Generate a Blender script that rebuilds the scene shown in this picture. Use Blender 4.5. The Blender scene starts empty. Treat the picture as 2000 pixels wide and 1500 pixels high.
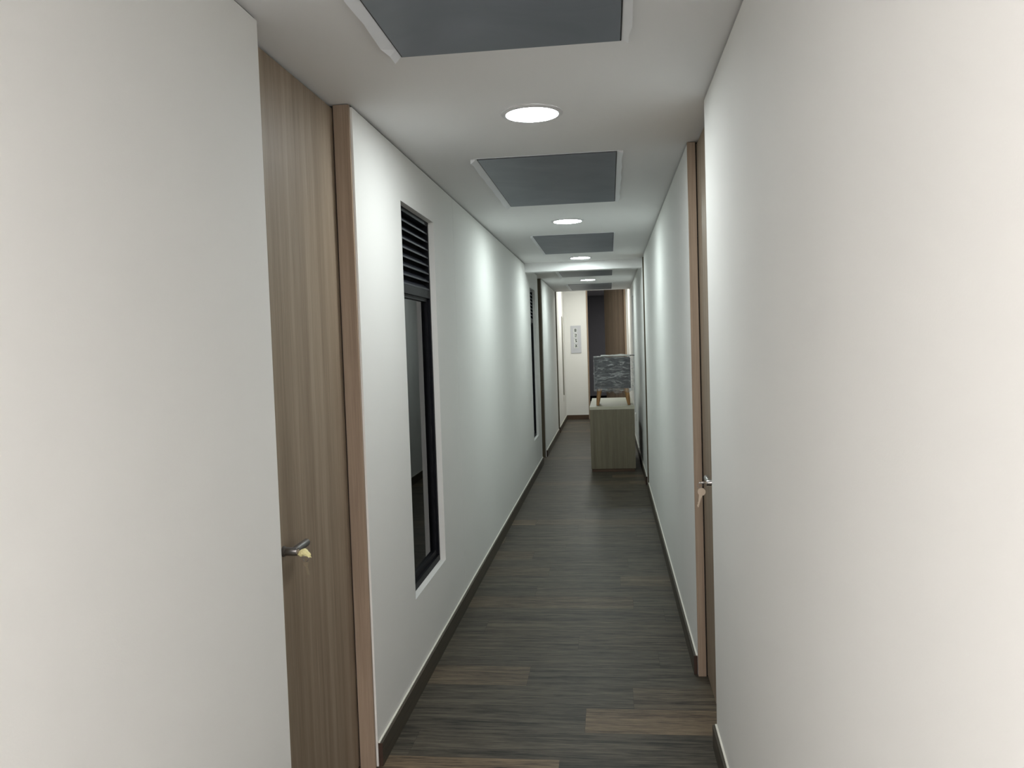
import bpy, bmesh, math, random
from mathutils import Vector, Matrix, noise
C = bpy.context.scene.collection
PI = math.pi

# ------------------------------------------------------------------ camera
def set_camera():
    f_px, yaw, pitch, roll = 1600.0, -0.11975186, -0.048327, -0.032516
    cy, sy, cp, sp, cr, sr = math.cos(yaw), math.sin(yaw), math.cos(pitch), math.sin(pitch), math.cos(roll), math.sin(roll)
    fw = Vector((sy*cp, cy*cp, sp)); r = Vector((cy, -sy, 0)); u = r.cross(fw)
    r2 = cr*r + sr*u; u2 = -sr*r + cr*u
    cd = bpy.data.cameras.new('camera'); cam = bpy.data.objects.new('camera', cd); C.objects.link(cam)
    cd.sensor_fit = 'HORIZONTAL'; cd.sensor_width = 36; cd.lens = f_px/2000*36
    cd.clip_start = 0.05; cd.clip_end = 100
    m = Matrix(((r2.x, u2.x, -fw.x, 0), (r2.y, u2.y, -fw.y, 0), (r2.z, u2.z, -fw.z, 1.56), (0, 0, 0, 1)))
    cam.matrix_world = m
    bpy.context.scene.camera = cam
set_camera()

# ------------------------------------------------------------------ world, exposure, lamp strengths
w = bpy.data.worlds.new('world'); bpy.context.scene.world = w; w.use_nodes = True
w.node_tree.nodes['Background'].inputs[0].default_value = (0.5, 0.55, 0.6, 1)
w.node_tree.nodes['Background'].inputs[1].default_value = 0.02
vs = bpy.context.scene.view_settings
vs.view_transform = 'Standard'; vs.look = 'None'; vs.gamma = 1; vs.use_curve_mapping = False
vs.exposure = 3.15
LAMP_COOL = ((0.89, 1.0, 0.98), 13.3)      # corridor lamps in view
LAMP_NEAR = ((0.93, 0.99, 0.99), 13.5)
FILL_BACK = ((1.0, 0.945, 0.935), 44.0)      # unseen fill lamps added behind the camera to brighten the near walls
LAMP_HALL = ((1.0, 1.0, 0.93), 22.0)      # far hall
FILL_ROOM = ((0.9, 1.0, 1.0), 6.0)  # unseen fill lamp added to light the room behind the left windows
FILL_END = ((1.0, 0.96, 1.0), 16.0)        # fill lamp added to lighten the room behind the end door

# ------------------------------------------------------------------ dimensions
XL, XR, ZC = -0.898, 0.368, 2.44
T = 0.115                     # wall thickness
Y0, Y1, YE = -3.2, 14.2, 16.6 # back end, end of low ceiling, end wall

# ------------------------------------------------------------------ materials
def srgb(c):
    return tuple(((v/255)/12.92 if v/255 <= 0.04045 else ((v/255+0.055)/1.055)**2.4) for v in c) + (1,)
def mat(name, col, rough=0.6, metal=0.0, spec=0.5):
    m = bpy.data.materials.new(name); m.use_nodes = True
    b = m.node_tree.nodes['Principled BSDF']
    b.inputs['Base Color'].default_value = srgb(col); b.inputs['Roughness'].default_value = rough
    b.inputs['Metallic'].default_value = metal; b.inputs['Specular IOR Level'].default_value = spec
    return m
def N(m, t, **kw):
    n = m.node_tree.nodes.new(t)
    for k, v in kw.items(): setattr(n, k, v)
    return n
def paint(name, col, rough=0.75, bump=0.02, scale=260, spec=0.3):
    m = mat(name, col, rough, 0, spec); L = m.node_tree.links; b = m.node_tree.nodes['Principled BSDF']
    tc = N(m, 'ShaderNodeTexCoord')
    n = N(m, 'ShaderNodeTexNoise'); n.inputs['Scale'].default_value = scale; n.inputs['Detail'].default_value = 3
    bp = N(m, 'ShaderNodeBump'); bp.inputs['Strength'].default_value = bump*10; bp.inputs['Distance'].default_value = 0.0006
    L.new(tc.outputs['Object'], n.inputs['Vector']); L.new(n.outputs['Fac'], bp.inputs['Height']); L.new(bp.outputs['Normal'], b.inputs['Normal'])
    n2 = N(m, 'ShaderNodeTexNoise'); n2.inputs['Scale'].default_value = 1.7; n2.inputs['Detail'].default_value = 2
    mx = N(m, 'ShaderNodeMix', data_type='RGBA'); c = srgb(col)
    mx.inputs['A'].default_value = tuple(v*0.965 for v in c[:3])+(1,); mx.inputs['B'].default_value = tuple(min(1, v*1.02) for v in c[:3])+(1,)
    L.new(tc.outputs['Object'], n2.inputs['Vector']); L.new(n2.outputs['Fac'], mx.inputs['Factor']); L.new(mx.outputs['Result'], b.inputs['Base Color'])
    return m
def laminate(name, dark, light, axis='z', rough=0.5, s=1.0):
    """printed wood laminate, grain running along one axis"""
    m = mat(name, light, rough, 0, 0.35); L = m.node_tree.links; b = m.node_tree.nodes['Principled BSDF']
    tc = N(m, 'ShaderNodeTexCoord'); mp = N(m, 'ShaderNodeMapping')
    sc = {'z': (1, 1, 0.022), 'x': (0.022, 1, 1), 'y': (1, 0.022, 1)}[axis]
    mp.inputs['Scale'].default_value = sc
    L.new(tc.outputs['Object'], mp.inputs['Vector'])
    fine = N(m, 'ShaderNodeTexNoise'); fine.inputs['Scale'].default_value = 210*s; fine.inputs['Detail'].default_value = 5; fine.inputs['Roughness'].default_value = 0.65
    broad = N(m, 'ShaderNodeTexNoise'); broad.inputs['Scale'].default_value = 22*s; broad.inputs['Detail'].default_value = 3; broad.inputs['Distortion'].default_value = 0.6
    L.new(mp.outputs['Vector'], fine.inputs['Vector']); L.new(mp.outputs['Vector'], broad.inputs['Vector'])
    ad = N(m, 'ShaderNodeMath', operation='MULTIPLY_ADD'); ad.inputs[1].default_value = 0.5
    h = N(m, 'ShaderNodeMath', operation='MULTIPLY'); h.inputs[1].default_value = 0.5
    L.new(broad.outputs['Fac'], h.inputs[0]); L.new(fine.outputs['Fac'], ad.inputs[0]); L.new(h.outputs[0], ad.inputs[2])
    cr = N(m, 'ShaderNodeValToRGB'); cr.color_ramp.elements[0].position = 0.36; cr.color_ramp.elements[1].position = 0.62
    cr.color_ramp.elements[0].color = srgb(dark); cr.color_ramp.elements[1].color = srgb(light)
    L.new(ad.outputs[0], cr.inputs['Fac']); L.new(cr.outputs['Color'], b.inputs['Base Color'])
    return m
def floor_mat():
    m = mat('vinyl_planks', (90, 84, 74), 0.48, 0, 0.22); L = m.node_tree.links; b = m.node_tree.nodes['Principled BSDF']
    at = N(m, 'ShaderNodeAttribute', attribute_name='tone')
    sep = N(m, 'ShaderNodeSeparateColor'); L.new(at.outputs['Color'], sep.inputs['Color'])
    tc = N(m, 'ShaderNodeTexCoord')
    sc = N(m, 'ShaderNodeVectorMath', operation='MULTIPLY'); sc.inputs[1].default_value = (0.055, 1, 1)
    off = N(m, 'ShaderNodeVectorMath', operation='ADD')
    cmb = N(m, 'ShaderNodeCombineXYZ')
    mu = N(m, 'ShaderNodeMath', operation='MULTIPLY'); mu.inputs[1].default_value = 40
    L.new(sep.outputs['Green'], mu.inputs[0]); L.new(mu.outputs[0], cmb.inputs['X']); L.new(mu.outputs[0], cmb.inputs['Z'])
    L.new(tc.outputs['Object'], sc.inputs[0]); L.new(sc.outputs[0], off.inputs[0]); L.new(cmb.outputs[0], off.inputs[1])
    fine = N(m, 'ShaderNodeTexNoise'); fine.inputs['Scale'].default_value = 150; fine.inputs['Detail'].default_value = 6; fine.inputs['Roughness'].default_value = 0.7
    broad = N(m, 'ShaderNodeTexNoise'); broad.inputs['Scale'].default_value = 30; broad.inputs['Detail'].default_value = 4; broad.inputs['Distortion'].default_value = 0.8
    for n in (fine, broad): L.new(off.outputs[0], n.inputs['Vector'])
    a = N(m, 'ShaderNodeMath', operation='MULTIPLY'); a.inputs[1].default_value = 0.62; L.new(fine.outputs['Fac'], a.inputs[0])
    a2 = N(m, 'ShaderNodeMath', operation='MULTIPLY_ADD'); a2.inputs[1].default_value = 0.38; L.new(broad.outputs['Fac'], a2.inputs[0]); L.new(a.outputs[0], a2.inputs[2])
    # grain ramps for the grey and the brown boards
    def ramp(c0, c1, c2):
        r = N(m, 'ShaderNodeValToRGB'); e = r.color_ramp.elements
        e[0].position = 0.37; e[0].color = srgb(c0); e[1].position = 0.62; e[1].color = srgb(c2)
        k = e.new(0.47); k.color = srgb(c1)
        L.new(a2.outputs[0], r.inputs['Fac']); return r
    rd = ramp((18, 16, 14), (61, 57, 50), (96, 90, 78)); rl = ramp((26, 18, 14), (96, 82, 66), (136, 119, 96))
    mx = N(m, 'ShaderNodeMix', data_type='RGBA')
    L.new(sep.outputs['Red'], mx.inputs['Factor']); L.new(rd.outputs['Color'], mx.inputs['A']); L.new(rl.outputs['Color'], mx.inputs['B'])
    L.new(mx.outputs['Result'], b.inputs['Base Color'])
    bp = N(m, 'ShaderNodeBump'); bp.inputs['Strength'].default_value = 0.25; bp.inputs['Distance'].default_value = 0.001
    L.new(fine.outputs['Fac'], bp.inputs['Height']); L.new(bp.outputs['Normal'], b.inputs['Normal'])
    return m
def glass_mat():
    m = mat('window_glass', (225, 235, 235), 0.02); b = m.node_tree.nodes['Principled BSDF']
    b.inputs['Transmission Weight'].default_value = 1.0; b.inputs['IOR'].default_value = 1.45
    # thin pane: mix of clear and mirror by fresnel
    L = m.node_tree.links; t = N(m, 'ShaderNodeBsdfTransparent'); t.inputs[0].default_value = (0.72, 0.78, 0.78, 1)
    g = N(m, 'ShaderNodeBsdfGlossy'); g.inputs['Roughness'].default_value = 0.01
    fr = N(m, 'ShaderNodeFresnel'); fr.inputs[0].default_value = 1.45
    mx = N(m, 'ShaderNodeMixShader'); out = m.node_tree.nodes['Material Output']
    L.new(fr.outputs[0], mx.inputs[0]); L.new(t.outputs[0], mx.inputs[1]); L.new(g.outputs[0], mx.inputs[2]); L.new(mx.outputs[0], out.inputs['Surface'])
    m.node_tree.nodes.remove(b)
    return m
def film_mat():
    m = bpy.data.materials.new('stretch_film'); m.use_nodes = True; nt = m.node_tree; L = nt.links
    nt.nodes.remove(nt.nodes['Principled BSDF']); out = nt.nodes['Material Output']
    t = N(m, 'ShaderNodeBsdfTransparent'); t.inputs[0].default_value = (0.93, 0.94, 0.95, 1)
    g = N(m, 'ShaderNodeBsdfGlossy'); g.inputs['Roughness'].default_value = 0.12
    d = N(m, 'ShaderNodeBsdfDiffuse'); d.inputs['Color'].default_value = (0.75, 0.76, 0.78, 1)
    tc = N(m, 'ShaderNodeTexCoord'); mp = N(m, 'ShaderNodeMapping'); mp.inputs['Scale'].default_value = (1, 1, 3.2); mp.inputs['Rotation'].default_value = (0, 0.25, 0)
    n = N(m, 'ShaderNodeTexNoise'); n.inputs['Scale'].default_value = 7; n.inputs['Detail'].default_value = 7; n.inputs['Distortion'].default_value = 2.0
    L.new(tc.outputs['Object'], mp.inputs['Vector']); L.new(mp.outputs[0], n.inputs['Vector'])
    bp = N(m, 'ShaderNodeBump'); bp.inputs['Strength'].default_value = 1.0; bp.inputs['Distance'].default_value = 0.02
    L.new(n.outputs['Fac'], bp.inputs['Height']); L.new(bp.outputs['Normal'], g.inputs['Normal'])
    cr = N(m, 'ShaderNodeValToRGB'); cr.color_ramp.elements[0].position = 0.5; cr.color_ramp.elements[1].position = 0.66
    cr.color_ramp.elements[0].color = (0.0, 0.0, 0.0, 1); cr.color_ramp.elements[1].color = (0.36, 0.36, 0.36, 1)
    L.new(n.outputs['Fac'], cr.inputs['Fac'])
    m1 = N(m, 'ShaderNodeMixShader'); m1.inputs[0].default_value = 0.10; m2 = N(m, 'ShaderNodeMixShader')
    L.new(t.outputs[0], m1.inputs[1]); L.new(g.outputs[0], m1.inputs[2])
    L.new(cr.outputs['Color'], m2.inputs[0]); L.new(m1.outputs[0], m2.inputs[1]); L.new(d.outputs[0], m2.inputs[2]); L.new(m2.outputs[0], out.inputs['Surface'])
    return m
def panel_mat():
    m = mat('grey_panel', (104, 106, 109), 0.42, 0, 0.3); L = m.node_tree.links; b = m.node_tree.nodes['Principled BSDF']
    tc = N(m, 'ShaderNodeTexCoord'); n = N(m, 'ShaderNodeTexNoise'); n.inputs['Scale'].default_value = 2.2; n.inputs['Detail'].default_value = 3; n.inputs['Distortion'].default_value = 1.5
    L.new(tc.outputs['Object'], n.inputs['Vector'])
    cr = N(m, 'ShaderNodeValToRGB'); cr.color_ramp.elements[0].position = 0.35; cr.color_ramp.elements[1].position = 0.7
    cr.color_ramp.elements[0].color = srgb((117, 124, 132)); cr.color_ramp.elements[1].color = srgb((130, 135, 145))
    L.new(n.outputs['Fac'], cr.inputs['Fac']); L.new(cr.outputs['Color'], b.inputs['Base Color'])
    bp = N(m, 'ShaderNodeBump'); bp.inputs['Strength'].default_value = 0.25; bp.inputs['Distance'].default_value = 0.01
    L.new(n.outputs['Fac'], bp.inputs['Height']); L.new(bp.outputs['Normal'], b.inputs['Normal'])
    return m
def emis(name, col, st):
    m = bpy.data.materials.new(name); m.use_nodes = True; nt = m.node_tree
    nt.nodes.remove(nt.nodes['Principled BSDF']); e = nt.nodes.new('ShaderNodeEmission')
    e.inputs[0].default_value = tuple(col)+(1,); e.inputs[1].default_value = st
    nt.links.new(e.outputs[0], nt.nodes['Material Output'].inputs['Surface'])
    return m
M = dict(
    wall=paint('wall_paint', (234, 234, 231)), ceil=paint('ceiling_paint', (238, 238, 238), 0.85, 0.01),
    gap=mat('shadow_gap', (92, 92, 90), 0.9), door=laminate('door_laminate', (126, 110, 93), (157, 141, 122)),
    jamb=laminate('jamb_laminate', (140, 122, 105), (166, 147, 128)), shadejamb=laminate('shaded_jamb_laminate', (84, 76, 62), (106, 97, 80)), edge=mat('dark_edge', (30, 24, 20), 0.8),  # far jambs: same wood, deeper shade put into the laminate colour
    base=laminate('baseboard_wood', (58, 53, 44), (84, 77, 66), 'y'), basex=laminate('baseboard_wood_cross', (66, 50, 40), (98, 78, 62), 'x'),
    base_end=mat('baseboard_cut_end', (62, 44, 34), 0.8),
    caulk=mat('white_caulk', (226, 224, 214), 0.6), floor=floor_mat(), sub=mat('floor_joint', (44, 42, 40), 0.8),
    alu=mat('black_aluminium', (17, 18, 23), 0.5, 0.0, 0.12), blade=mat('grey_louver', (48, 51, 60), 0.5, 0.0, 0.2),
    glass=glass_mat(), film=film_mat(), panel=panel_mat(), strip=mat('white_tape', (242, 244, 248), 0.55),
    seam=mat('panel_seam', (52, 52, 56), 0.7), steel=mat('satin_steel', (170, 168, 166), 0.28, 1.0),
    darksteel=mat('dark_steel', (138, 135, 134), 0.36, 1.0), brass=mat('nickel_key', (205, 190, 172), 0.35, 0.6),
    dullkey=mat('dull_key', (140, 128, 108), 0.4, 0.3), tape=mat('yellow_tape', (232, 224, 168), 0.6), clear=mat('white_plastic_bag', (196, 190, 178), 0.4),
    desk=laminate('desk_laminate', (96, 90, 74), (122, 115, 97)), desktop=laminate('desk_top_laminate', (172, 168, 150), (196, 192, 174), 'x'),
    stand=mat('charcoal_fabric', (48, 50, 56), 0.7), leg=laminate('oak_leg', (120, 86, 52), (170, 130, 84)),
    board=mat('dark_board', (24, 28, 28), 0.3), paper=mat('white_foam', (228, 228, 222), 0.5),
    white=mat('white_plastic', (232, 230, 224), 0.4), plate=mat('brushed_plate', (196, 198, 204), 0.45, 0.0), glyph=mat('dark_glyph', (64, 70, 68), 0.6),
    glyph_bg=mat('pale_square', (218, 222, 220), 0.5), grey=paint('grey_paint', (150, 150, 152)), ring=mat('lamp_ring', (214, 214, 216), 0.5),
    pipe=mat('grey_pvc', (140, 138, 128), 0.6), black=mat('black_base', (12, 12, 12), 0.8, 0, 0.1), brown=laminate('brown_door', (112, 98, 84), (140, 124, 108)),
)

# ------------------------------------------------------------------ mesh helpers
def box(bm, x0, x1, y0, y1, z0, z1, bev=0):
    r = bmesh.ops.create_cube(bm, size=1)
    for v in r['verts']:
        v.co = Vector((x0+(v.co.x+.5)*(x1-x0), y0+(v.co.y+.5)*(y1-y0), z0+(v.co.z+.5)*(z1-z0)))
    if bev:
        es = list({e for v in r['verts'] for e in v.link_edges})
        bmesh.ops.bevel(bm, geom=es, offset=bev, segments=2, affect='EDGES', profile=0.6)
def tube(bm, pts, rad, seg=16, caps=True):
    """swept tube; rad number or list"""
    pts = [Vector(p) for p in pts]; n = len(pts)
    rs = rad if isinstance(rad, (list, tuple)) else [rad]*n
    rings = []
    t = (pts[1]-pts[0]).normalized(); a = t.orthogonal().normalized()
    for i, p in enumerate(pts):
        t = ((pts[min(i+1, n-1)]-pts[max(i-1, 0)])).normalized()
        a = (a - t*a.dot(t)).normalized(); b = t.cross(a)
        rings.append([bm.verts.new(p + (a*math.cos(2*PI*k/seg)+b*math.sin(2*PI*k/seg))*rs[i]) for k in range(seg)])
    for i in range(n-1):
        for k in range(seg):
            bm.faces.new((rings[i][k], rings[i][(k+1) % seg], rings[i+1][(k+1) % seg], rings[i+1][k]))
    if caps:
        bm.faces.new(rings[0][::-1]); bm.faces.new(rings[-1])
def lathe_z(bm, prof, c=(0, 0, 0), seg=48):
    """prof: (radius, z) list revolved about z at c"""
    rings = [[bm.verts.new((c[0]+r*math.cos(2*PI*k/seg), c[1]+r*math.sin(2*PI*k/seg), c[2]+z)) for k in range(seg)] for r, z in prof]
    for i in range(len(rings)-1):
        for k in range(seg): bm.faces.new((rings[i][k], rings[i][(k+1) % seg], rings[i+1][(k+1) % seg], rings[i+1][k]))
    return rings
def obj(name, bm, m, parent=None, smooth=False, loc=None, **props):
    bmesh.ops.recalc_face_normals(bm, faces=bm.faces[:])
    me = bpy.data.meshes.new(name); bm.to_mesh(me); bm.free()
    for x in (m if isinstance(m, (list, tuple)) else [m]): me.materials.append(x)
    if smooth:
        me.shade_smooth()
        try: me.set_sharp_from_angle(angle=math.radians(35))
        except Exception: pass
    o = bpy.data.objects.new(name, me); C.objects.link(o)
    if parent: o.parent = parent
    if loc: o.location = loc
    for k, v in props.items(): o[k] = v
    return o
def S(name, bm, m, parent=None, **kw):
    o = obj(name, bm, m, parent, **kw)
    if parent is None: o['kind'] = 'structure'
    return o
def sbox(name, m, *a, parent=None, bev=0):
    bm = bmesh.new(); box(bm, *a, bev=bev); return S(name, bm, m, parent)
def thing(name, label, cat, loc=(0, 0, 0), group=None):
    o = bpy.data.objects.new(name, None); C.objects.link(o); o.location = loc
    o.empty_display_size = 0.1
    o['label'] = label; o['category'] = cat
    if group: o['group'] = group
    return o
def sthing(name, loc=(0, 0, 0)):
    o = bpy.data.objects.new(name, None); C.objects.link(o); o.location = loc; o['kind'] = 'structure'; o.empty_display_size = 0.1
    return o

# ------------------------------------------------------------------ floor
def build_floor():
    rng = random.Random(11)
    bm = bmesh.new(); tone = bm.loops.layers.color.new('tone')
    P, LEN, g = 0.22, 1.22, 0.0004
    fixed = {0: (-0.418-LEN, {0: .75, 1: .12, 2: .05}),      # y 3.65-3.87: brown board on the left
             -1: (0.063, {0: .6, 1: .3, -1: .1}),            # 3.43-3.65: brown board on the right
             -2: (-0.139, {0: .95, 1: .3, -1: .08}), -3: (-0.139+.55, {-1: .25, 0: .2}),
             -4: (-0.226-LEN, {0: 1.0, 1: .2}), 1: (.2, {0: .1, -1: .25}), 2: (-.2, {0: .45, -1: .35}), 3: (.5, {-1: .4, 0: .2}),
             5: (.10-LEN, {0: .7, 1: .1}), 7: (.03, {0: .65, -1: .15}), 8: (-.45-LEN, {0: .55, 1: .2}), 6: (-.5, {0: .35})}
    k0 = int((Y0-0.3-3.65)/P)-1; k1 = int((23.2-3.65)/P)+1
    for k in range(k0, k1):
        ya, yb = 3.65+k*P, 3.65+(k+1)*P
        xs, tones = fixed.get(k, (rng.uniform(-LEN, 0), {}))
        j = -5
        while xs+j*LEN < 2.2:
            xa, xb = xs+j*LEN, xs+(j+1)*LEN
            rnd = rng.random()
            tn = tones.get(j, 0.0 if rnd < .4 else (rng.uniform(.1, .35) if rnd < .85 else rng.uniform(.5, .85)))
            h2 = rng.random()
            j += 1
            xa2, xb2 = max(xa+g, -4.6), min(xb-g, 2.2)
            if xb2 <= xa2: continue
            vs_ = [bm.verts.new(p) for p in ((xa2, ya+g, 0), (xb2, ya+g, 0), (xb2, yb-g, 0), (xa2, yb-g, 0))]
            f = bm.faces.new(vs_)
            for l in f.loops: l[tone] = (tn, h2, 0, 1)
    box(bm, -4.6, 2.2, Y0-0.3, 23.2, -0.06, -0.0012)
    bm.faces.ensure_lookup_table()
    for f in bm.faces[-6:]: f.material_index = 1
    o = S('floor', bm, [M['floor'], M['sub']])
build_floor()

# ------------------------------------------------------------------ ceiling, beam
sbox('ceiling', M['ceil'], XL-T, XR+T, Y0, Y1, ZC, ZC+0.3)
sbox('ceiling', M['ceil'], -4.6, 2.2, Y1+0.001, 23.2, 2.76, 2.82)
sbox('ceiling', M['ceil'], -4.6, XL-T-.001, Y0, Y1, 2.5, 2.56)
sbox('trim_1', M['ceil'], XL, XR, 8.97, 9.12, 2.343, ZC)          # dropped beam

# ------------------------------------------------------------------ walls
ZW = ZC-0.009
def wallL(y0, y1, z0=0, z1=ZW, nm='wall_left'): return sbox(nm, M['wall'], XL-T, XL, y0, y1, z0, z1)
def wallR(y0, y1, z0=0, z1=ZW, nm='wall_right'): return sbox(nm, M['wall'], XR, XR+T, y0, y1, z0, z1)
def hole_wall(side, y0, y1, wy0, wy1, wz0, wz1):
    bm = bmesh.new()
    xa, xb = (XL-T, XL) if side == 'left' else (XR, XR+T)
    # one connected wall mesh around the window opening
    ys = [y0, wy0, wy1, y1]; zs = [0, wz0, wz1, ZW]
    V = {}
    for i, x in enumerate((xa, xb)):
        for j, y in enumerate(ys):
            for k, z in enumerate(zs): V[i, j, k] = bm.verts.new((x, y, z))
    for i in (0, 1):
        for j in range(3):
            for k in range(3):
                if (j, k) != (1, 1): bm.faces.new((V[i, j, k], V[i, j+1, k], V[i, j+1, k+1], V[i, j, k+1]))
    def q(a, b): bm.faces.new((V[(0,)+a], V[(1,)+a], V[(1,)+b], V[(0,)+b]))
    for j in range(3): q((j, 0), (j+1, 0)); q((j, 3), (j+1, 3))
    for k in range(3): q((0, k), (0, k+1)); q((3, k), (3, k+1))
    q((1, 1), (2, 1)); q((1, 2), (2, 2)); q((1, 1), (1, 2)); q((2, 1), (2, 2))
    return S('wall_'+side, bm, M['wall'])
WZ0, WZ1 = 0.424, 2.21
wallL(Y0, 2.106)
hole_wall('left', 2.906, 4.8, 3.567, 4.25, WZ0, WZ1)
hole_wall('left', 4.804, 10.53, 9.474, 10.10, WZ0, WZ1)
sbox('trim_2', M['gap'], XL-T, XL-0.006, 4.8, 4.804, 0, ZW)       # drywall joint
wallL(11.18, 13.95)
wallL(14.17, YE, 0, 2.76)
wallR(Y0, 3.12)
wallR(3.806, 8.49)
hole_wall('right', 8.875, Y1, 12.45, 13.03, WZ0, 2.24)
wallR(Y1+.001, YE, 0, 2.76)
sbox('wall_back', M['wall'], XL-T, XR+T, Y0-0.1, Y0-.001, 0, ZC+.3)
# shadow gaps between walls and ceiling
for a, b in ((Y0, 2.106), (2.906, 10.53), (11.18, 13.95)): sbox('trim_3', M['gap'], XL-T, XL-0.007, a, b, ZW+.0005, ZC-.0003)
for a, b in ((Y0, 3.12), (3.806, 8.49), (8.875, Y1)): sbox('trim_4', M['gap'], XR+0.007, XR+T, a, b, ZW+.0005, ZC-.0003)
# end wall with the door opening
sbox('wall_end', M['wall'], XL-T, -0.449, YE, YE+.12, 0, 2.76)
sbox('wall_end', M['wall'], 0.345, XR+T, YE, YE+.12, 0, 2.76)
# room beyond the end door
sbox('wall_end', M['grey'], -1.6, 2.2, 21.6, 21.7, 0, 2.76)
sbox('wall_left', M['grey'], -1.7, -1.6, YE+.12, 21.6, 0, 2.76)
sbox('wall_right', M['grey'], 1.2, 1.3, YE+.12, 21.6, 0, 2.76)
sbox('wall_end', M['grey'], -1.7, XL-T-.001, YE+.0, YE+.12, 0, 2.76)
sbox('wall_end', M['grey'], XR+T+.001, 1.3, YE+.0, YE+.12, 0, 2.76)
sbox('baseboard_end', M['black'], -1.6, 1.2, 21.58, 21.599, 0, .14)
# room behind the left windows
sbox('wall_left', M['wall'], -4.6, -4.5, 1.0, 14.1, 0, 2.5)
sbox('wall_back', M['wall'], -4.5, XL-T-.06, 1.0, 1.1, 0, 2.5)
sbox('wall_end', M['wall'], -4.5, XL-T-.06, 10.32, 10.42, 0, 2.5)
# backs of door recesses (other side of the doors)
for (a, b) in ((2.0, 3.05), (10.45, 11.25), (13.9, 14.25)):
    sbox('wall_left', M['wall'], XL-T-.05, XL-T-.002, a, b, 0, ZC)
for (a, b) in ((3.0, 3.95), (8.4, 8.95), (12.3, 13.2)):
    sbox('wall_right', M['wall'], XR+T+.002 + (.03 if a > 12 else 0), XR+T+.08, a, b, 0, ZC)

# ------------------------------------------------------------------ baseboards
BH, BT = 0.088, 0.017
def baseboard(side, y0, y1):
    s = 1 if side == 'left' else -1; X = XL if side == 'left' else XR
    xa, xb = sorted((X+s*.0005, X+s*BT))
    bm = bmesh.new(); box(bm, xa, xb, y0, y1, 0.0005, BH)
    for f in bm.faces:
        if abs(f.calc_center_median().y-y0) < 1e-4: f.material_index = 1
    o = S('baseboard_'+side, bm, [M['base'], M['base_end']])
    bm = bmesh.new()
    xa, xb = sorted((X+s*.0005, X+s*.0075))
    box(bm, xa, xb, y0+.001, y1-.001, BH+.0002, BH+.004); c = obj('caulk_line', bm, M['caulk'], o)
    c['label'] = 'white caulk line'
for a, b in ((Y0+.01, 2.10), (2.908, 10.528), (11.19, 13.94), (14.19, YE-.002)): baseboard('left', a, b)
for a, b in ((Y0+.01, 3.118), (3.808, 8.488), (8.878, YE-.002)): baseboard('right', a, b)
sbox('baseboard_end', M['basex'], XL+BT+.001, -0.45, YE-.017, YE-.0005, 0.0005, BH)

# ------------------------------------------------------------------ doors
def door(n, side, y0, y1, hy, hz, first=False, steel='darksteel', jd=(0.007, 0.065), leaf_d=0.070):
    """flush laminate door; jamb at the far side (y1)"""
    s = -1 if side == 'left' else 1; X = XL if side == 'left' else XR
    P = lambda d: X+s*d
    def bx(bm, d0, d1, *r, **k):
        a, b = sorted((P(d0), P(d1))); box(bm, a, b, *r, **k)
    root = sthing('door_%d' % n, (0, 0, 0))
    bm = bmesh.new(); bx(bm, leaf_d, leaf_d+.04, y0+.002, y1-.004, .006, ZC-.012, bev=.001)
    obj('leaf', bm, M['door'], root)
    fr = bmesh.new(); bx(fr, jd[0], jd[1], y1-.016, y1-.0006, 0.0005, ZC-.003, bev=.0008)
    obj('door_frame', fr, M['jamb' if n < 3 else 'shadejamb'], root)
    bm = bmesh.new(); bx(bm, jd[1]+.0003, leaf_d-.0005, y1-.010, y1-.0008, 0.0005, ZC-.004)
    obj('rebate', bm, M['edge'], root)
    if hy is None: return root
    hd = bmesh.new()
    c = Vector((P(leaf_d), hy, hz)); out = Vector((-s, 0, 0))
    tube(hd, [c, c+out*.004, c+out*.0045], [.0155, .0155, .0145], 32)
    h = obj('door_handle', hd, M[steel], root, smooth=True)
    h['label'] = 'steel lever handle'
    nk = bmesh.new()
    tube(nk, [c+out*.004, c+out*.008, c+out*.0085, c+out*.044, c+out*.0455, c+out*.046], [.0135, .0135, .0125, .0125, .0115, .009], 28)
    obj('neck', nk, M[steel], h, smooth=True)
    lv = bmesh.new()
    a = c+out*.034
    tube(lv, [a, a+Vector((0, .02, .001)), a+Vector((0, .05, .002)), a+Vector((0, .098, .003)), a+Vector((0, .102, .003))], [.0110, .0120, .0118, .0118, .009], 20)
    obj('lever', lv, M[steel], h, smooth=True)
    cy = bmesh.new(); tube(cy, [c+out*.046, c+out*.0475], .0062, 20); obj('key_cylinder', cy, M['brass'], h, smooth=True)
    return root
door(1, 'left', 2.10, 2.906, 2.283, 0.974)
door(2, 'right', 3.125, 3.80, 3.27, 0.991, jd=(0.0, 0.036), leaf_d=0.042, steel='steel')
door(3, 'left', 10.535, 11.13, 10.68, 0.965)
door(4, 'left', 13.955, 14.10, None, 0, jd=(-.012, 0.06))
door(5, 'right', 8.495, 8.82, None, 0, jd=(0.0, 0.036), leaf_d=0.042)
# the end door, standing open into the dark room
d6 = sthing('door_6', (0.30, YE+.125, 0)); d6.rotation_euler = (0, 0, math.radians(-58))
bm = bmesh.new(); box(bm, -.70, 0, -.02, .02, .006, 2.70, bev=.001)
obj('leaf', bm, M['brown'], d6)
bm = bmesh.new()
tube(bm, [(-.64, -.02, 1.0), (-.64, -.055, 1.0)], .011, 16); tube(bm, [(-.64, -.055, 1.0), (-.53, -.055, 1.0)], .009, 16)
obj('door_handle', bm, M['darksteel'], d6, smooth=True)
bm = bmesh.new(); box(bm, -.448, -.418, YE-.004, YE+.13, 0.0005, 2.74)
box(bm, .31, .344, YE-.004, YE+.13, 0.0005, 2.74)
S('trim_5', bm, M['jamb'])

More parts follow.
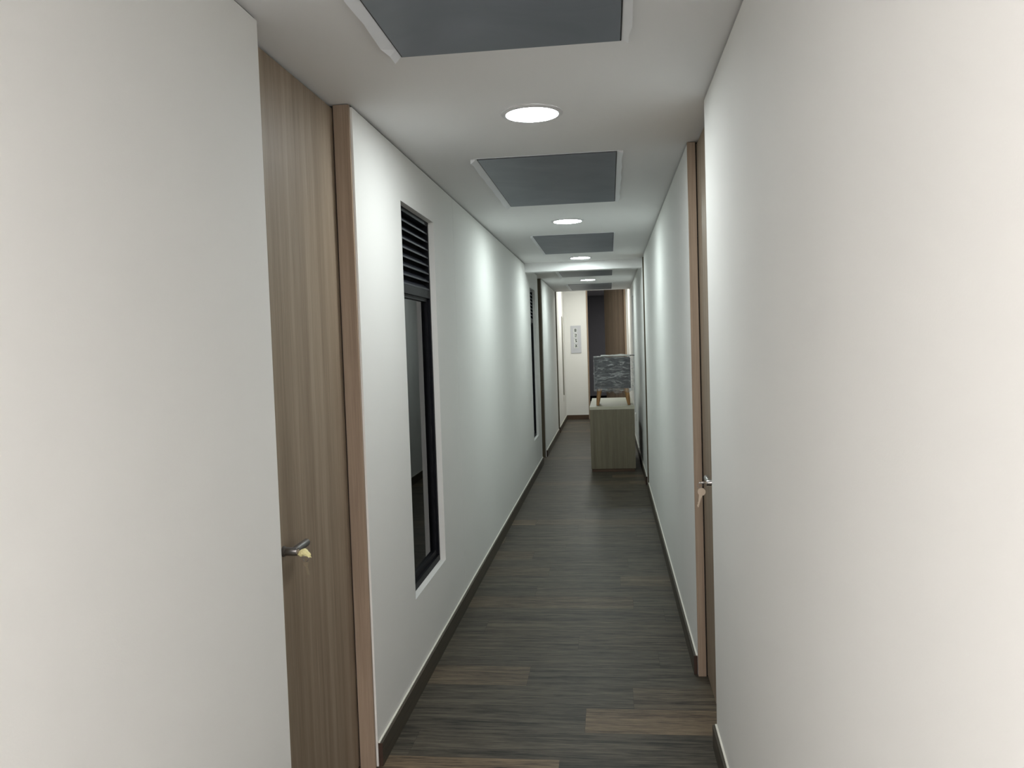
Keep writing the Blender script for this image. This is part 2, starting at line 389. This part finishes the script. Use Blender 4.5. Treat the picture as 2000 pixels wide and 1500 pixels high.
# ------------------------------------------------------------------ windows (black aluminium, louvre above a glass pane)
def window(n, side, y0, y1, z0, z1, zt, rec=0.03):
    s = -1 if side == 'left' else 1; X = XL if side == 'left' else XR
    P = lambda d: X+s*d
    def bx(bm, d0, d1, *r, **k):
        a, b = sorted((P(d0), P(d1))); box(bm, a, b, *r, **k)
    root = sthing('window_%d' % n)
    e = .0006; y0 += e; y1 -= e; z0 += e; z1 -= e
    fw = .022; bm = bmesh.new(); d0, d1 = rec, rec+.046
    bx(bm, d0, d1, y0, y0+fw, z0, z1); bx(bm, d0, d1, y1-fw, y1, z0, z1)
    bx(bm, d0, d1, y0+fw, y1-fw, z0, z0+fw+.01); bx(bm, d0, d1, y0+fw, y1-fw, z1-fw, z1)
    bx(bm, d0, d1, y0+fw, y1-fw, zt-.022, zt+.018)
    # inner sash round the pane
    sw = .05; q0, q1 = d0+.012, d1-.004
    bx(bm, q0, q1, y0+fw, y0+sw, z0+fw+.01, zt-.022); bx(bm, q0, q1, y1-sw, y1-fw, z0+fw+.01, zt-.022)
    bx(bm, q0, q1, y0+sw, y1-sw, z0+fw+.01, z0+.062); bx(bm, q0, q1, y0+sw, y1-sw, zt-.04, zt-.022)
    obj('window_frame', bm, M['alu'], root)
    bm = bmesh.new(); bx(bm, d0+.024, d0+.03, y0+sw-.004, y1-sw+.004, z0+.058, zt-.036); obj('glass_pane', bm, M['glass'], root)
    # slanted blades
    bm = bmesh.new(); za, zb = zt+.022, z1-fw; nb = 8; st = (zb-za)/nb
    for i in range(nb):
        zc = za+st*(i+.5)
        for (u0, u1, w0, w1) in ((d0+.002, d0+.034, -.016, .012),):
            pts = [(u0, zc+w0), (u0+.001, zc+w0-.0025), (u1+.001, zc+w1-.0025), (u1, zc+w1)]
            lo = [bm.verts.new((P(a), y0+fw, b)) for a, b in pts]; hi = [bm.verts.new((P(a), y1-fw, b)) for a, b in pts]
            for k in range(4): bm.faces.new((lo[k], lo[(k+1) % 4], hi[(k+1) % 4], hi[k]))
            bm.faces.new(lo); bm.faces.new(hi[::-1])
        # front lip of the blade
        bx(bm, d0+.0005, d0+.0025, y0+fw, y1-fw, zc-.0235, zc-.0155)
    lv = obj('louver', bm, M['blade'], root); lv['label'] = 'grey slanted louvre blades'
    bm = bmesh.new(); bx(bm, d1-.006, d1-.004, y0+fw, y1-fw, za-.004, zb); obj('louver_backing', bm, M['black'], root)
    return root
window(1, 'left', 3.567, 4.25, WZ0, WZ1, 1.835)
window(2, 'left', 9.474, 10.10, WZ0, WZ1, 1.835)
window(3, 'right', 12.45, 13.03, WZ0, 2.24, 1.835, rec=.045)

# ------------------------------------------------------------------ ceiling panels
def ceiling_panel(label, y0, y1, xs=(-0.60, 0.058), strips=(1, 1), seed=0):
    rng = random.Random(seed); x0, x1 = xs
    root = thing('ceiling_panel', label, 'ceiling panel', ((x0+x1)/2, (y0+y1)/2, ZC), group='grey ceiling panels along the corridor')
    cx, cy = (x0+x1)/2, (y0+y1)/2; hx, hy = (x1-x0)/2, (y1-y0)/2
    bm = bmesh.new(); box(bm, -hx+.004, hx-.004, -hy+.004, hy-.004, -.006, -.0006, bev=.001); obj('panel_sheet', bm, M['panel'], root)
    bm = bmesh.new()
    for a in ((-hx, -hx+.0035, -hy, hy), (hx-.0035, hx, -hy, hy), (-hx+.0035, hx-.0035, -hy, -hy+.0035), (-hx+.0035, hx-.0035, hy-.0035, hy)):
        box(bm, a[0], a[1], a[2], a[3], -.004, -.0004)
    obj('seam', bm, M['seam'], root)
    # ragged tape strips along the long edges
    for sgn, wd in ((-1, strips[0]), (1, strips[1])):
        if not wd: continue
        bm = bmesh.new(); n = 22; rows = []
        for i in range(n+1):
            y = -hy + (2*hy)*i/n
            w_ = .026*wd*(1+.08*math.sin(i*1.3+seed)+rng.uniform(-.07, .07)) * (1 if i < n-1 else .8)
            a, b = sgn*(hx+.0005), sgn*(hx+w_)
            rows.append([bm.verts.new((a, y, -.0005)), bm.verts.new((b, y, -.0006)), bm.verts.new((b, y, -.0025-(.019 if sgn < 0 else .010)*wd-rng.uniform(0, .0012))), bm.verts.new((a, y, -.0022))])
        for i in range(n):
            for k in range(4): bm.faces.new((rows[i][k], rows[i][(k+1) % 4], rows[i+1][(k+1) % 4], rows[i+1][k]))
        bm.faces.new(rows[0]); bm.faces.new(rows[-1][::-1])
        t = obj('edge_tape', bm, M['strip'], root); t['label'] = 'white tape strip'
    bm = bmesh.new(); box(bm, -hx-.01, hx+.018, -hy-.012, -hy-.0005, -.0022, -.0004); box(bm, -hx+.1, hx+.01, hy+.0005, hy+.007, -.002, -.0004)
    t = obj('edge_tape', bm, M['strip'], root); t['label'] = 'thin white tape along the short edges'
ceiling_panel('largest looking grey ceiling panel, cut by the top edge of the photo', 1.09, 2.465, strips=(1, 1), seed=1)
ceiling_panel('grey ceiling panel between the first and second round lamps', 3.875, 5.235, seed=2)
ceiling_panel('grey ceiling panel between the second and third round lamps, with streaky reflections', 6.74, 8.12, strips=(.7, .3), seed=3)
ceiling_panel('grey ceiling panel partly hidden just behind the dropped beam', 9.68, 11.05, strips=(1.1, .3), seed=4)
ceiling_panel('farthest grey ceiling panel, beyond the last round lamp', 12.5, 13.94, strips=(1.1, .3), seed=5)

# ------------------------------------------------------------------ downlights
def downlight(x, y, z, lamp, label, r=.100):
    root = thing('downlight', label, 'ceiling lamp', (x, y, z), group='round ceiling lamps along the corridor')
    bm = bmesh.new(); lathe_z(bm, [(r+.018, -.0004), (r+.018, -.004), (r+.012, -.0075), (r+.001, -.0085), (r, -.0065), (r, -.0004)])
    obj('trim_ring', bm, M['ring'], root, smooth=True)
    bm = bmesh.new(); rings = lathe_z(bm, [(r-.001, -.001), (r-.001, -.0066), (r*.6, -.0078), (.002, -.008)]); bm.faces.new(rings[-1])
    obj('diffuser', bm, lamp, root)
E1 = emis('lamp_near', *LAMP_NEAR); E2 = emis('lamp_cool', *LAMP_COOL); E3 = emis('fill_back', *FILL_BACK); E4 = emis('lamp_hall', *LAMP_HALL); E5 = emis('fill_room', *FILL_ROOM); E6 = emis('fill_end', *FILL_END)
downlight(-.270, 3.165, ZC, E1, 'nearest and largest lit round ceiling lamp, in front of the second grey panel')
downlight(-.277, 5.98, ZC, E2, 'second lit round ceiling lamp, between two grey panels')
downlight(-.277, 8.60, ZC, E2, 'lit round ceiling lamp just in front of the dropped beam')
downlight(-.277, 11.69, ZC, E2, 'farthest visible lit round ceiling lamp, beyond the dropped beam')
downlight(-.27, -0.65, ZC, E3, 'added fill lamp just behind the camera, out of view')
downlight(-.27, -1.65, ZC, E3, 'added fill lamp farther behind the camera, out of view')
downlight(-.27, -2.65, ZC, E3, 'added fill lamp at the back end of the corridor, out of view')
downlight(-.27, 15.3, 2.76, E4, 'warm round lamp in the raised hall ceiling, hidden by the lower ceiling', r=.11)
downlight(.75, 19.4, 2.76, E6, 'added fill lamp in the room behind the open end door, out of view', r=.10)
downlight(-3.0, 5.5, 2.5, E5, 'added fill lamp in the room behind the narrow window', r=.11)

# ------------------------------------------------------------------ desk
dk = thing('desk', 'narrow greenish oak laminate desk standing in the corridor against the right wall', 'desk', (0.01, 10.55, 0))
def rel(o, a): return (a[0]-o.location.x, a[1]-o.location.x, a[2]-o.location.y, a[3]-o.location.y, a[4], a[5])
DX0, DX1, DY0, DY1, DZ = -.256, .276, 9.80, 11.32, .783
for nm, mm, a in (('desk_top', 'desktop', (DX0, DX1, DY0, DY1, DZ-.036, DZ)), ('end_panel', 'desk', (DX0+.002, DX1-.002, DY0+.003, DY0+.03, .036, DZ-.037)),
                  ('end_panel', 'desk', (DX0+.002, DX1-.002, DY1-.03, DY1-.003, .036, DZ-.037)),
                  ('side_panel', 'desk', (DX0+.002, DX0+.028, DY0+.031, DY1-.031, .036, DZ-.037)),
                  ('side_panel', 'desk', (DX1-.028, DX1-.002, DY0+.031, DY1-.031, .036, DZ-.037)),
                  ('plinth', 'basex', (DX0+.012, DX1-.012, DY0+.014, DY1-.014, .0005, .0355))):
    bm = bmesh.new(); box(bm, *rel(dk, a), bev=.0015); p = obj(nm, bm, M[mm], dk)
    if nm == 'desk_top': p['label'] = 'pale laminate top'

# ------------------------------------------------------------------ wrapped nightstand on the desk
ns = thing('nightstand', 'small charcoal cabinet on splayed wooden legs, wrapped in clear stretch film, on the desk', 'nightstand', (0.028, 10.12, DZ+.001))
BX0, BX1, BY0, BY1, BZ0, BZ1 = -.215, .215, -.185, .185, .205, .575
bm = bmesh.new(); box(bm, BX0, BX1, BY0, BY1, BZ0, BZ1, bev=.008); body = obj('body', bm, M['stand'], ns)
bm = bmesh.new(); box(bm, BX0+.02, BX1-.02, BY0-.006, BY0-.0005, BZ0+.05, (BZ0+BZ1)/2-.006, bev=.002); obj('drawer', bm, M['stand'], ns)
bm = bmesh.new(); box(bm, BX0+.02, BX1-.02, BY0-.006, BY0-.0005, (BZ0+BZ1)/2+.006, BZ1-.03, bev=.002); obj('drawer', bm, M['stand'], ns)
for sx in (-1, 1):
    for sy in (-1, 1):
        bm = bmesh.new()
        tube(bm, [(sx*.160, sy*.145, BZ0+.0), (sx*.178, sy*.172, .08), (sx*.187, sy*.188, .003)], [.030, .024, .0165], 18)
        obj('leg', bm, M['leg'], ns, smooth=True)
# film: crumpled shell round the body
bm = bmesh.new()
bmesh.ops.create_cube(bm, size=1); bmesh.ops.subdivide_edges(bm, edges=bm.edges[:], cuts=22, use_grid_fill=True)
for v in bm.verts:
    c = v.co.copy()
    p = Vector((c.x*(BX1-BX0+.018), c.y*(BY1-BY0+.024), (c.z+.5)*(BZ1-BZ0+.016)+BZ0-.008))
    nn = noise.noise_vector(Vector((p.x*14, p.y*14, p.z*36)))
    k = .004
    if c.z < -.42: p.z -= .008+.085*abs(noise.noise(Vector((p.x*11, p.y*9, 3)))); k = .008
    v.co = p + Vector((nn.x*k, nn.y*k*.8, nn.z*k)) + Vector((math.copysign(.004, c.x) if abs(c.x) > .49 else 0, math.copysign(.004, c.y) if abs(c.y) > .49 else 0, .003 if c.z > .49 else 0))
fl = obj('film_wrap', bm, M['film'], ns, smooth=True); fl['label'] = 'crumpled clear stretch film'
# loose film flap at the right side and the bottom
bm = bmesh.new(); rows = []
for i in range(15):
    z = .17+i*.028; row = []
    for j in range(5):
        u = j/4; wob = noise.noise(Vector((i*.6, j*.9, 2)))*.010
        row.append(bm.verts.new((BX1+.012+.038*u*(.5+.5*math.sin(i*.9+1)**2), BY0+.03+wob+.02*u, z+wob)))
    rows.append(row)
for i in range(14):
    for j in range(4): bm.faces.new((rows[i][j], rows[i][j+1], rows[i+1][j+1], rows[i+1][j]))
fo = obj('film_flap', bm, M['film'], ns, smooth=True)
# board and white foam on top
ZT = DZ+BZ1+.012
bd = thing('board', 'thin dark board lying on top of the film wrapped nightstand, sticking out to the right', 'board', (.095, 10.08, ZT+.001))
bm = bmesh.new(); box(bm, -.20, .20, -.15, .15, .006, .014, bev=.002); obj('panel', bm, M['board'], bd)
bm = bmesh.new(); rows = []
for i in range(29):
    x = -.205+i*.0125; row = []
    for j in range(12):
        y = -.156+j*.026; h = .017+.009*abs(noise.noise(Vector((x*16, y*9, 1))))+.010*max(0, math.sin(x*22+1))*.8
        if j == 0: h = .009
        row.append(bm.verts.new((x, y, h)))
    rows.append(row)
for i in range(28):
    for j in range(11): bm.faces.new((rows[i][j], rows[i][j+1], rows[i+1][j+1], rows[i+1][j]))
r = obj('foam_wrap', bm, M['paper'], bd, smooth=True); r['label'] = 'crumpled white foam sheet'
sm = r.modifiers.new('thick', 'SOLIDIFY'); sm.thickness = .0015
fs = bmesh.new(); rows = []
for i in range(20):
    x = -.10+i*.0047; row = []
    for j in range(10):
        row.append(fs.verts.new((x, -.19+j*.03+.01*math.sin(i), .0035+.006*abs(noise.noise(Vector((x*20, j*.5, 5)))))))
    rows.append(row)
for i in range(19):
    for j in range(9): fs.faces.new((rows[i][j], rows[i][j+1], rows[i+1][j+1], rows[i+1][j]))
sh = obj('foam_sheet', fs, M['paper'], None, smooth=True, loc=(-.095, 10.10, DZ+BZ1+.0155))
sh['label'] = 'thin white foam sheet draped on the left top of the nightstand'; sh['category'] = 'foam sheet'
sm = sh.modifiers.new('thick', 'SOLIDIFY'); sm.thickness = .0015

# ------------------------------------------------------------------ keys left in the locks
def ring(bm, c, R_, ax, r=.0011, seg=24):
    ax = Vector(ax).normalized(); a = ax.orthogonal().normalized(); b = ax.cross(a)
    pts = [Vector(c)+(a*math.cos(2*PI*k/seg)+b*math.sin(2*PI*k/seg))*R_ for k in range(seg+1)]
    tube(bm, pts, r, 8, caps=False)
def key_mesh(bm, o, d, up, L=.052, t=.0022, bow=.012):
    """flat key: head at o, blade towards d, lying in the plane d/up"""
    d = Vector(d).normalized(); up = Vector(up).normalized(); n = d.cross(up)
    out = []
    for k in range(14):
        a = PI*.12 + 2*PI*.88*k/13
        out.append((math.cos(PI-a+PI*.0)*-bow*1.0*0+(-math.cos(a))*-bow*1.0, math.sin(a)*bow))
    pts = [(bow*math.cos(a), bow*math.sin(a)) for a in [math.radians(25)+math.radians(310)*k/13 for k in range(14)]]
    bl = [(bow+L*.25, -.004), (bow+L*.3, -.0035), (bow+L*.4, -.0022), (bow+L*.48, -.004), (bow+L*.58, -.002), (bow+L*.68, -.0038), (bow+L*.76, -.0005), (bow+L*.8, .0015), (bow+L*.76, .004), (bow+L*.2, .004)]
    poly = pts+bl
    lo = [bm.verts.new(Vector(o)+d*x+up*y-n*t/2) for x, y in poly]; hi = [bm.verts.new(Vector(o)+d*x+up*y+n*t/2) for x, y in poly]
    m_ = len(poly)
    for k in range(m_): bm.faces.new((lo[k], lo[(k+1) % m_], hi[(k+1) % m_], hi[k]))
    bm.faces.new(lo[::-1]); bm.faces.new(hi)
# right door: key in the lock, a second key hanging from its ring
kx = XR+.042-.0475
kr = thing('key_set', 'two bare keys on a ring, one stuck in the lock of the right hand door', 'keys', (kx, 3.27, .991))
bm = bmesh.new(); box(bm, -.018, -.0004, -.001, .001, -.0035, .0035, bev=.0004)
tube(bm, [(-.018, 0, 0), (-.0195, 0, 0)], .004, 12)
lo = []; box(bm, -.026, -.018, -.0035, .0035, -.003, .003, bev=.001); obj('key', bm, M['steel'], kr, smooth=True)
bm = bmesh.new(); ring(bm, (-.0225, 0, -.0105), .0095, (.25, 1, 0)); obj('key_ring', bm, M['darksteel'], kr, smooth=True)
bm = bmesh.new(); key_mesh(bm, (-.017, 0, -.036), (-.28, 0, -1), (1, 0, -.28), L=.060, bow=.0155, t=.0025); obj('key', bm, M['brass'], kr)
bm = bmesh.new(); key_mesh(bm, (-.021, .004, -.034), (-.12, .1, -1), (.9, .3, -.12), L=.034, bow=.012, t=.0022); obj('key', bm, M['brass'], kr)
# left door: key wrapped in pale yellow tape with a clear tag hanging
kx = XL-.070+.0475
kl = thing('key_set', 'keys wrapped in pale yellow tape, stuck in the lock of the left hand door', 'keys', (kx, 2.283, .974))
bm = bmesh.new()
bmesh.ops.create_icosphere(bm, subdivisions=4, radius=1)
for v in bm.verts:
    c = v.co.copy(); nn = noise.noise(c*1.9+Vector((3, 1, 2)))*.33 + noise.noise(c*4.5)*.14
    c *= 1+nn
    v.co = Vector((.0175+c.x*.0185, c.y*.010, -.001+c.z*.0105 - .10*abs(c.x)*.06 - (max(0, c.x)*.006)))
w_ = obj('tape_wad', bm, M['tape'], kl); w_['label'] = 'crumpled pale yellow tape'
bm = bmesh.new(); box(bm, .0004, .012, -.001, .001, -.0035, .0035); obj('key', bm, M['steel'], kl)
bm = bmesh.new(); ring(bm, (.020, 0, -.020), .0105, (.3, 1, 0), r=.0009); obj('key_ring', bm, M['darksteel'], kl, smooth=True)
bm = bmesh.new(); box(bm, .014, .027, -.0015, .0015, -.014, -.010, bev=.0007); obj('tag', bm, M['clear'], kl)
bm = bmesh.new(); key_mesh(bm, (.021, 0, -.036), (.15, 0, -1), (1, 0, .15), L=.034, bow=.008, t=.002); obj('key', bm, M['dullkey'], kl)

# ------------------------------------------------------------------ things at the far end
sg = thing('wall_plate', 'tall silver wall plate with four dark marks on the end wall', 'wall plate', (-.668, YE, 1.618))
bm = bmesh.new(); box(bm, -.103, .103, -.012, -.0005, -.277, .277, bev=.003); obj('plate', bm, M['plate'], sg)
G = [["111", "101", "111", "101", "111"], ["111", "001", "111", "000", "111"], ["111", "010", "010", "011", "011"], ["101", "111", "010", "111", "101"]]
for i, g in enumerate(G):
    zc = .178-.104*i; x0 = -.008+i*.003
    bm = bmesh.new(); box(bm, x0-.04, x0+.034, -.0145, -.0125, zc-.04, zc+.045); q = obj('square', bm, M['glyph_bg'], sg)
    bm = bmesh.new()
    for r_, row in enumerate(g):
        for c_, ch in enumerate(row):
            if ch == '1': box(bm, x0-.018+c_*.013, x0-.005+c_*.013, -.0165, -.0147, zc+.022-r_*.0115, zc+.0335-r_*.0115)
    obj('mark', bm, M['glyph'], sg)
bm = bmesh.new(); tube(bm, [(XL+.012, 15.66, .56), (XL+.012, 15.66, 1.2), (XL+.012, 15.66, 2.03), (XL+.004, 15.66, 2.06)], .0115, 14)
pc = obj('cable_conduit', bm, M['pipe'], None, smooth=True); pc['label'] = 'thin grey vertical conduit on the far left wall above the white outlet'; pc['category'] = 'conduit'
def outlet(side, y, z, label):
    s = 1 if side == 'left' else -1; X = XL if side == 'left' else XR
    o = thing('wall_outlet', label, 'outlet', (X, y, z))
    a, b = sorted((s*.0005, s*.010)); bm = bmesh.new(); box(bm, a, b, -.04, .04, -.058, .058, bev=.003); obj('cover_plate', bm, M['white'], o)
    for k in (-1, 1):
        a, b = sorted((s*.0105, s*.012)); bm = bmesh.new(); box(bm, a, b, -.018, .018, k*.024-.015, k*.024+.015, bev=.001); obj('socket', bm, M['white'], o)
outlet('left', 15.66, .495, 'white wall outlet on the far left wall below the conduit')
outlet('right', 12.45-.25, .43, 'white wall outlet on the right wall beyond the desk')
